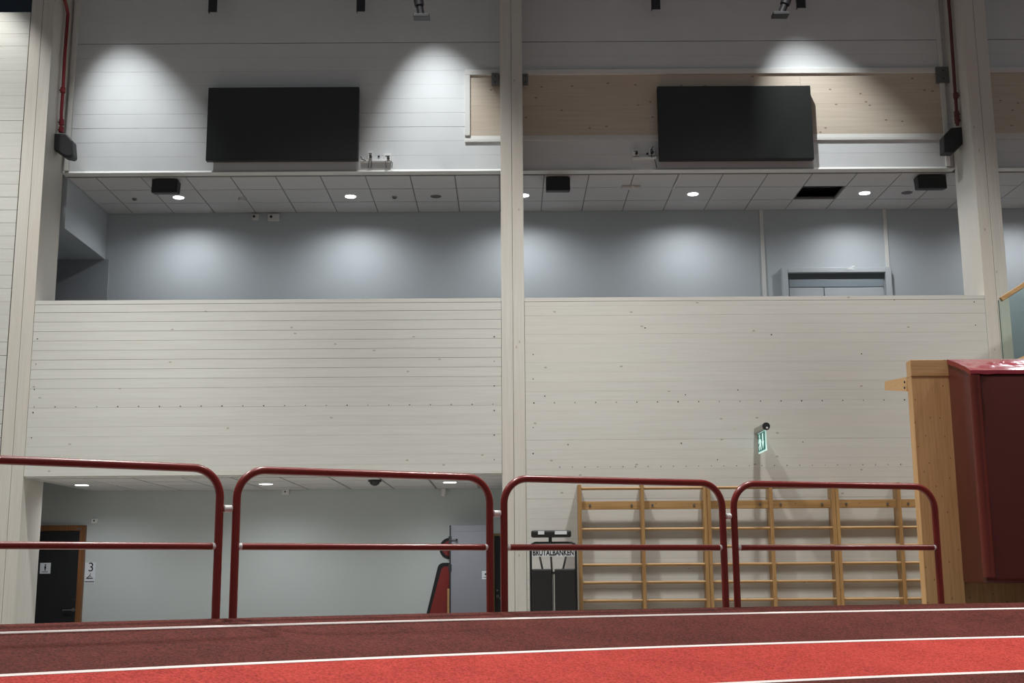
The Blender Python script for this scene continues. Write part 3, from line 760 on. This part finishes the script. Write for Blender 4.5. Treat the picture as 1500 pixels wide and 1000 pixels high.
# grey steel door leaf in front of it
p, q = PY(658.5, 769, YB - .3), PY(720, 769, YB - .3)
d3 = thing('door_3', ((p.x + q.x) / 2, YB - .27, 0), 'grey steel door standing open in front of the pictogram', 'door', kind='structure')
lf = box('door_leaf', (p.x + .02, q.x), (YB - .3, YB - .25), (.01, p.z), M_doorgrey, d3, .003)
box('top_rail', (p.x + .06, q.x), (YB - .306, YB - .3), (p.z - .085, p.z - .005), M_doorgrey, lf, .002)
box('edge_strip', (p.x, p.x + .02), (YB - .3, YB - .25), (.01, p.z), M_dsteel, d3)
for zz in (p.z - .2, p.z - .58): box('hinge', (p.x - .012, p.x + .03), (YB - .315, YB - .25), (zz - .05, zz + .05), M_dsteel, d3, .004)
tube('stay_arm', [(p.x + .02, YB - .31, p.z - .2), (p.x + .1, YB - .33, p.z - .2)], .008, M_steel, d3, 8); disc('stay_knob', (p.x + .1, YB - .335, p.z - .2), (0, -1, 0), .015, .015, M_print, d3, 12)
box('wood_edge', (p.x - .028, p.x), (YB - .3, YB - .25), (.01, PY(658, 862, YB - .3).z), M_bar, d3)
a, b = PY(706, 848, YB - .31), PY(718, 836, YB - .31)
sg = thing('door_sign', ((a.x + b.x) / 2, YB - .304, a.z), 'small white sign with dark symbol on the grey steel door', 'sign')
box('plate', (a.x, b.x), (YB - .304, YB - .3005), (a.z, b.z), M_whiteprint, sg)
disc('symbol', ((a.x + b.x) / 2 - .005, YB - .304, (a.z + b.z) / 2 + .012), (0, -1, 0), .015, .002, M_print, sg, 12)
bars(sg, Vector(((a.x + b.x) / 2, 0, a.z + .025)), .07, .01, YB - .304)
p, q = PY(722, 781, YB - .06), PY(750, 781, YB - .06)
d4 = thing('door_4', ((p.x + q.x) / 2, YB - .05, 0), 'dark blue black door with light wood frame beside the twin pillar', 'door', kind='structure')
box('frame_jamb', (p.x, p.x + .02), (YB - .07, YB), (0, p.z), M_barz, d4)
box('frame_head', (p.x + .02, q.x), (YB - .07, YB), (p.z - .035, p.z), M_bar, d4)
lf = box('door_leaf', (p.x + .022, q.x), (YB - .06, YB), (.01, p.z - .037), M_doordark, d4, .002)
c = PY(729, 873, YB - .06); disc('handle_rose', (c.x, YB - .06, c.z), (0, -1, 0), .022, .02, M_steel, lf, 12); tube('handle', [(c.x, YB - .08, c.z), (c.x + .03, YB - .1, c.z - .03)], .01, M_steel, lf, 8)
disc('lock_cylinder', (c.x - .005, YB - .06, c.z + .08), (0, -1, 0), .014, .012, M_steel, lf, 12)

# ------------------------------------------------------------------ wall bars
YBAR = 14.85
def wallbars(x0, x1, label):
    t = thing('wall_bars', ((x0 + x1) / 2, YBAR, 0), label, 'wall bars')
    zt_ = 2.43; xm_ = (x0 + x1) / 2
    for x in (x0, xm_, x1):
        box('upright', (x - .021, x + .021), (YBAR - .04, YW - .004), (0, zt_), M_barz, t, .004)
    zs = []
    for seg in ((x0, xm_), (xm_, x1)):
        xa, xb = seg[0] + .018, seg[1] - .018
        for z in RUNG:
            tube('rung', [(xa, YBAR, z), ((xa + xb) / 2, YBAR, z), (xb, YBAR, z)], .0185, M_bar, t, 12)
        bd = box('mounting_board', (xa, xb), (YBAR + .03, YBAR + .055), (ZMB - .05, ZMB + .05), M_bar, t, .004)
        for f in (.15, .85):
            disc('bolt', (xa + (xb - xa) * f, YBAR + .03, ZMB), (0, -1, 0), .014, .008, M_steel, bd, 10)
    return t
RUNG = [PY(850, y, YBAR).z for y in (715.5, 775.5, 801.5, 827.5, 853.5, 880)]
ZMB = PY(850, 740, YBAR).z
while RUNG[-1] > .3: RUNG.append(RUNG[-1] - .21)
wx = [.863, 2.365, 2.41, 3.905, 3.95, 5.44]
wallbars(wx[0], wx[1], 'pine wall bars beside the black exercise bench')
wallbars(wx[2], wx[3], 'pine wall bars below the green exit sign')
wallbars(wx[4], wx[5], 'pine wall bars partly behind the timber post')

# ------------------------------------------------------------------ folded exercise bench with lettering
YE = 14.62
p, q = PY(775.5, 795, YE), PY(845, 795, YE)
x0, x1, zt_ = p.x, q.x, p.z
t = thing('exercise_bench', ((x0 + x1) / 2, YE, 0), 'black folded exercise bench with lettered strip leaning upright by the wall bars', 'bench')
r = .014
fx0, fx1 = x0 + r, x1 - r
tube('frame', [(fx0, YE, 0), (fx0, YE, 1), (fx0, YE, zt_ - .05), (fx0 + .015, YE, zt_ - .015), (fx0 + .05, YE, zt_), (fx1 - .05, YE, zt_), (fx1 - .015, YE, zt_ - .015), (fx1, YE, zt_ - .05), (fx1, YE, 1), (fx1, YE, 0)], r, M_black, t, 10)
za, zb2 = PY(800, 815, YE).z, PY(800, 804, YE).z
st = box('name_strip', (fx0 + r, fx1 - r), (YE - .012, YE + .008), (za, zb2 + .03), M_whiteprint, t, .002)
text('lettering', 'BRUTALBANKEN', .09, ((x0 + x1) / 2, YE - .0135, PY(810, 809.5, YE).z), M_print, st, width=(x1 - x0) * .86, bold=.0022)
zpad = PY(800, 833, YE).z; xm = PY(810, 850, YE).x
for xa, xb in ((fx0 + .01, xm - .013), (fx1 - .01, xm + .02)):
    xa, xb = min(xa, xb), max(xa, xb)
    box('pad', (xa, xb), (YE - .05, YE + .02), (.05, zpad), M_blackpad, t, .015)
tube('centre_tube', [(xm, YE + .01, 0), (xm, YE + .01, zpad - .06)], .012, M_trimw, t, 10)
box('pad_clip', (xm - .03, xm + .03), (YE - .02, YE + .01), (zpad - .06, zpad - .03), M_black, t, .004)
for xa, za_, xb, zb_ in ((xm - .02, za, xm - .005, zpad), (xm + .17, za, xm + .1, zpad), (xm - .16, za, xm - .1, zpad)):
    tube('strut', [(xa, YE + .06, za_ + .05), (xb, YE + .06, zb_ - .1)], .012, M_steel, t, 8)
# cross handle on top
bz0, bz1 = PY(806, 787, YE).z, PY(806, 776.5, YE).z
bx0, bx1 = PY(778, 780, YE).x, PY(836.5, 780, YE).x
hb = box('head_roller', (bx0, bx1), (YE - .04, YE + .04), (bz0, bz1), M_blackpad, t, .02)
for xa, xb in ((PY(788, 780, YE).x, PY(797, 780, YE).x), (PY(812.5, 780, YE).x, PY(830, 780, YE).x)):
    box('reflective_label', (xa, xb), (YE - .043, YE - .039), (bz0 + .035, bz1 - .008), M_whiteprint, hb)
tube('stem', [(PY(806, 790, YE).x, YE, zt_ - .01), (PY(806, 790, YE).x, YE, bz0 + .02)], .02, M_black, t, 10)

M_housing = mat('grey_plastic_housing', (150, 149, 142), .45)
# ------------------------------------------------------------------ exit sign on a wall arm
c = PY(1108, 632, YW)
t = thing('exit_sign', (c.x, YW, c.z), 'green exit sign with down arrow on a grey wall arm', 'sign')
X0 = c.x
zt_ = PY(1108, 627, YW).z; zb_ = PY(1108, 636, YW).z
Yn = 14.47
box('housing', (X0 - .03, X0 + .05), (Yn, YW), (zb_, zt_), M_housing, t, .012)
cap = tube('end_cap', [(X0 + .01, Yn, (zt_ + zb_) / 2), (X0 + .01, Yn - .02, (zt_ + zb_) / 2)], [.047, .043], M_black, t, 18)
disc('test_lamp', (X0 + .015, Yn - .02, zb_ + .018), (0, -1, 0), .012, .006, M_white, cap, 12)
pz1, pz0 = zb_, zb_ - .245
py0, py1 = Yn + .03, YW - .06
box('panel', (X0 + .003, X0 + .015), (py0, py1), (pz0, pz1), M_greenw, t, .002)
box('green_field', (X0 - .001, X0 + .003), (py0 + .018, py1 - .018), (pz0 + .018, pz1 - .01), M_green, t)
def xpoly(nm, pts): # y fraction 0..1 from front to wall, z fraction
    prism(nm, [Vector((X0 - .001, py0 + (py1 - py0) * a, pz0 + (pz1 - pz0) * b_)) for a, b_ in pts], (-.003, 0, 0), M_greenw, t)
xpoly('arrow', [(.24, .9), (.36, .9), (.36, .5), (.44, .5), (.3, .14), (.16, .5), (.24, .5)])
xpoly('figure_head', [(.72 + .06 * math.cos(k), .82 + .1 * math.sin(k)) for k in [i * math.pi / 5 for i in range(10)]])
xpoly('figure_body', [(.62, .68), (.8, .7), (.9, .5), (.86, .46), (.78, .58), (.74, .42), (.86, .3), (.8, .12), (.74, .14), (.77, .27), (.66, .34), (.6, .14), (.53, .14), (.58, .44), (.6, .56), (.54, .48), (.5, .52)])

# ------------------------------------------------------------------ timber post with crash mat
YPT = 12.55
a = PY(1333, 527, YPT); b = PY(1386, 527, YPT)
t = thing('timber_post', ((a.x + b.x) / 2, YPT, 0), 'oiled glulam post with capped top beside the red crash mat', 'post')
zc = PY(1350, 551, YPT).z
box('cap_block', (a.x, b.x + .02), (YPT - .003, YPT + .14), (zc, a.z), M_postx, t, .004)
box('post_body', (a.x, b.x + .02), (YPT, YPT + .14), (0, zc - .002), M_post, t, .004)
A1, A2, A3, A4 = PY(1328, 552, YPT + .14), PY(1328, 573, YPT + .14), PY(1296, 571.5, YPT + .85), PY(1296, 558.5, YPT + .85)
bm = bmesh.new(); 
v1 = [bm.verts.new(v) for v in (A1, A2, A3, A4)]; v2 = [bm.verts.new(v + Vector((.07, 0, 0))) for v in (A1, A2, A3, A4)]
bm.faces.new(v1); bm.faces.new(v2[::-1])
for i in range(4): bm.faces.new((v1[i], v2[i], v2[(i + 1) % 4], v1[(i + 1) % 4]))
ar = mesh_obj('wall_arm', bm, M_postx, t)
for zz in (.3, .7): 
    c = A1.lerp(A2, zz); disc('bolt', c + Vector((0, .05, 0)), (-1, 0, 0), .012, .01, M_dsteel, ar, 8)
bp_ = thing('timber_backboard', (7.2, YPT + .07, 0), 'oiled timber backboard behind the red crash mat', 'panel')
zz0 = 0
for k in range(3):
    xa = b.x + .025 + k * 1.0
    box('plank', (xa, xa + .996), (YPT + .02, YPT + .12), (0, a.z - .05), M_post, bp_, .003)
# mat
YM = 11.93
m0 = PY(1408, 854, YM + .3)
zb_ = m0.z
xb_ = b.x + .006
zt_back = PY(1386, 529, YPT).z; 
fr_ = PY(1421, 545, YM); zt_f = fr_.z; xf = PY(1430, 700, YM).x
t = thing('crash_mat', (xf + 1, YM + .3, zb_), 'thick dark red vinyl crash mat hanging on the timber backboard', 'mat')
# body: profile in the YZ plane, extruded in X, front left edge rounded
bm = bmesh.new()
x_r = xb_ + 2.6
prof = [(YPT, zb_), (YM + .04, zb_), (YM, zb_ + .05), (YM, zt_f - .03), (YM + .03, zt_f), (YPT, zt_back)]
bm_prism(bm, [Vector((xb_, y, z)) for y, z in prof], (x_r - xb_, 0, 0), .02)
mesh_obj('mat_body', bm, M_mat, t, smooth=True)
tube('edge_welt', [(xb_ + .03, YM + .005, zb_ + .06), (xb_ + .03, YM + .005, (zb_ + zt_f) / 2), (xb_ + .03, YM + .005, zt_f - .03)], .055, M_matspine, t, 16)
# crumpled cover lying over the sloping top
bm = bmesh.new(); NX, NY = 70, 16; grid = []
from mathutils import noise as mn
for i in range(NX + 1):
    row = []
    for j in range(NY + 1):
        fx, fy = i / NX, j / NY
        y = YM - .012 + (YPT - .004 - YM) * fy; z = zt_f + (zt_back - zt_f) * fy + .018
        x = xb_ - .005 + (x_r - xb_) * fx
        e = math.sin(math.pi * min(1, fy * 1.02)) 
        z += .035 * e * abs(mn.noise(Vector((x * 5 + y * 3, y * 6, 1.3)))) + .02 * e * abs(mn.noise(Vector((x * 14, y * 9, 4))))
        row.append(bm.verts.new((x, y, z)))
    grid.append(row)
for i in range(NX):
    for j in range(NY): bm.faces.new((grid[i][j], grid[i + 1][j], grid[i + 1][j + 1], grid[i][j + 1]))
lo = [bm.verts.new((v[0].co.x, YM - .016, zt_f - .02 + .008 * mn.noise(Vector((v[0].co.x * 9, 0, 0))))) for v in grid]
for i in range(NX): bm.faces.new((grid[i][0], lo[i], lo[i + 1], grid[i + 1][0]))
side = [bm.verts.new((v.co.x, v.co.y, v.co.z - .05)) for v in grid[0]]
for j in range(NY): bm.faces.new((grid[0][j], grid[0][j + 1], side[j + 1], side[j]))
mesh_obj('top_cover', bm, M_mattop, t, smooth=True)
# vertical seam on the front face
xs_ = PY(1441, 700, YM).x
tube('front_seam', [(xs_, YM - .001, zb_ + .06), (xs_, YM - .001, zt_f - .05)], .008, M_dark, t, 8)

# ------------------------------------------------------------------ glass balustrade of the stair
YG = 14.6
h0, h1 = PY(1467, 438, YG), PY(1500, 417, YG)
dv = (h1 - h0); h2 = h0 + dv * 4
t = thing('glass_balustrade', (h0.x, YG, PY(1480, 528, YG).z), 'glass stair balustrade with oak handrail beside the pillar', 'balustrade')
bm = bmesh.new()
nrm = Vector((-dv.z, 0, dv.x)).normalized() * .028
bm_prism(bm, [h0 - nrm, h2 - nrm, h2 + nrm, h0 + nrm], (0, .05, 0), .006)
mesh_obj('handrail', bm, M_hand, t)
g0 = PY(1472, 536, YG)
bot = Vector((g0.x, YG, g0.z))
prism('glass_pane', [Vector((g0.x, YG + .02, h0.z + .0)), Vector((h2.x, YG + .02, h2.z - .01)), Vector((h2.x, YG + .02, g0.z + dv.z * 4 - .1)), Vector((g0.x, YG + .02, g0.z - .02))], (0, .012, 0), M_glass, t)
box('pane_edge', (g0.x - .006, g0.x), (YG + .018, YG + .034), (g0.z - .02, h0.z - .01), M_glassedge, t)
sg0 = PY(1482, 530, YG)
prism('stair_stringer', [Vector((sg0.x, YG, sg0.z)), Vector((sg0.x + 1.6, YG, sg0.z + .75)), Vector((sg0.x + 1.6, YG, sg0.z + .45)), Vector((sg0.x + .1, YG, sg0.z - .25)), Vector((sg0.x, YG, sg0.z - .25))], (0, .05, 0), M_postx, t)
box('end_post', (sg0.x, sg0.x + .08), (YG, YG + .05), (0, sg0.z - .2), M_postx, t, .003)
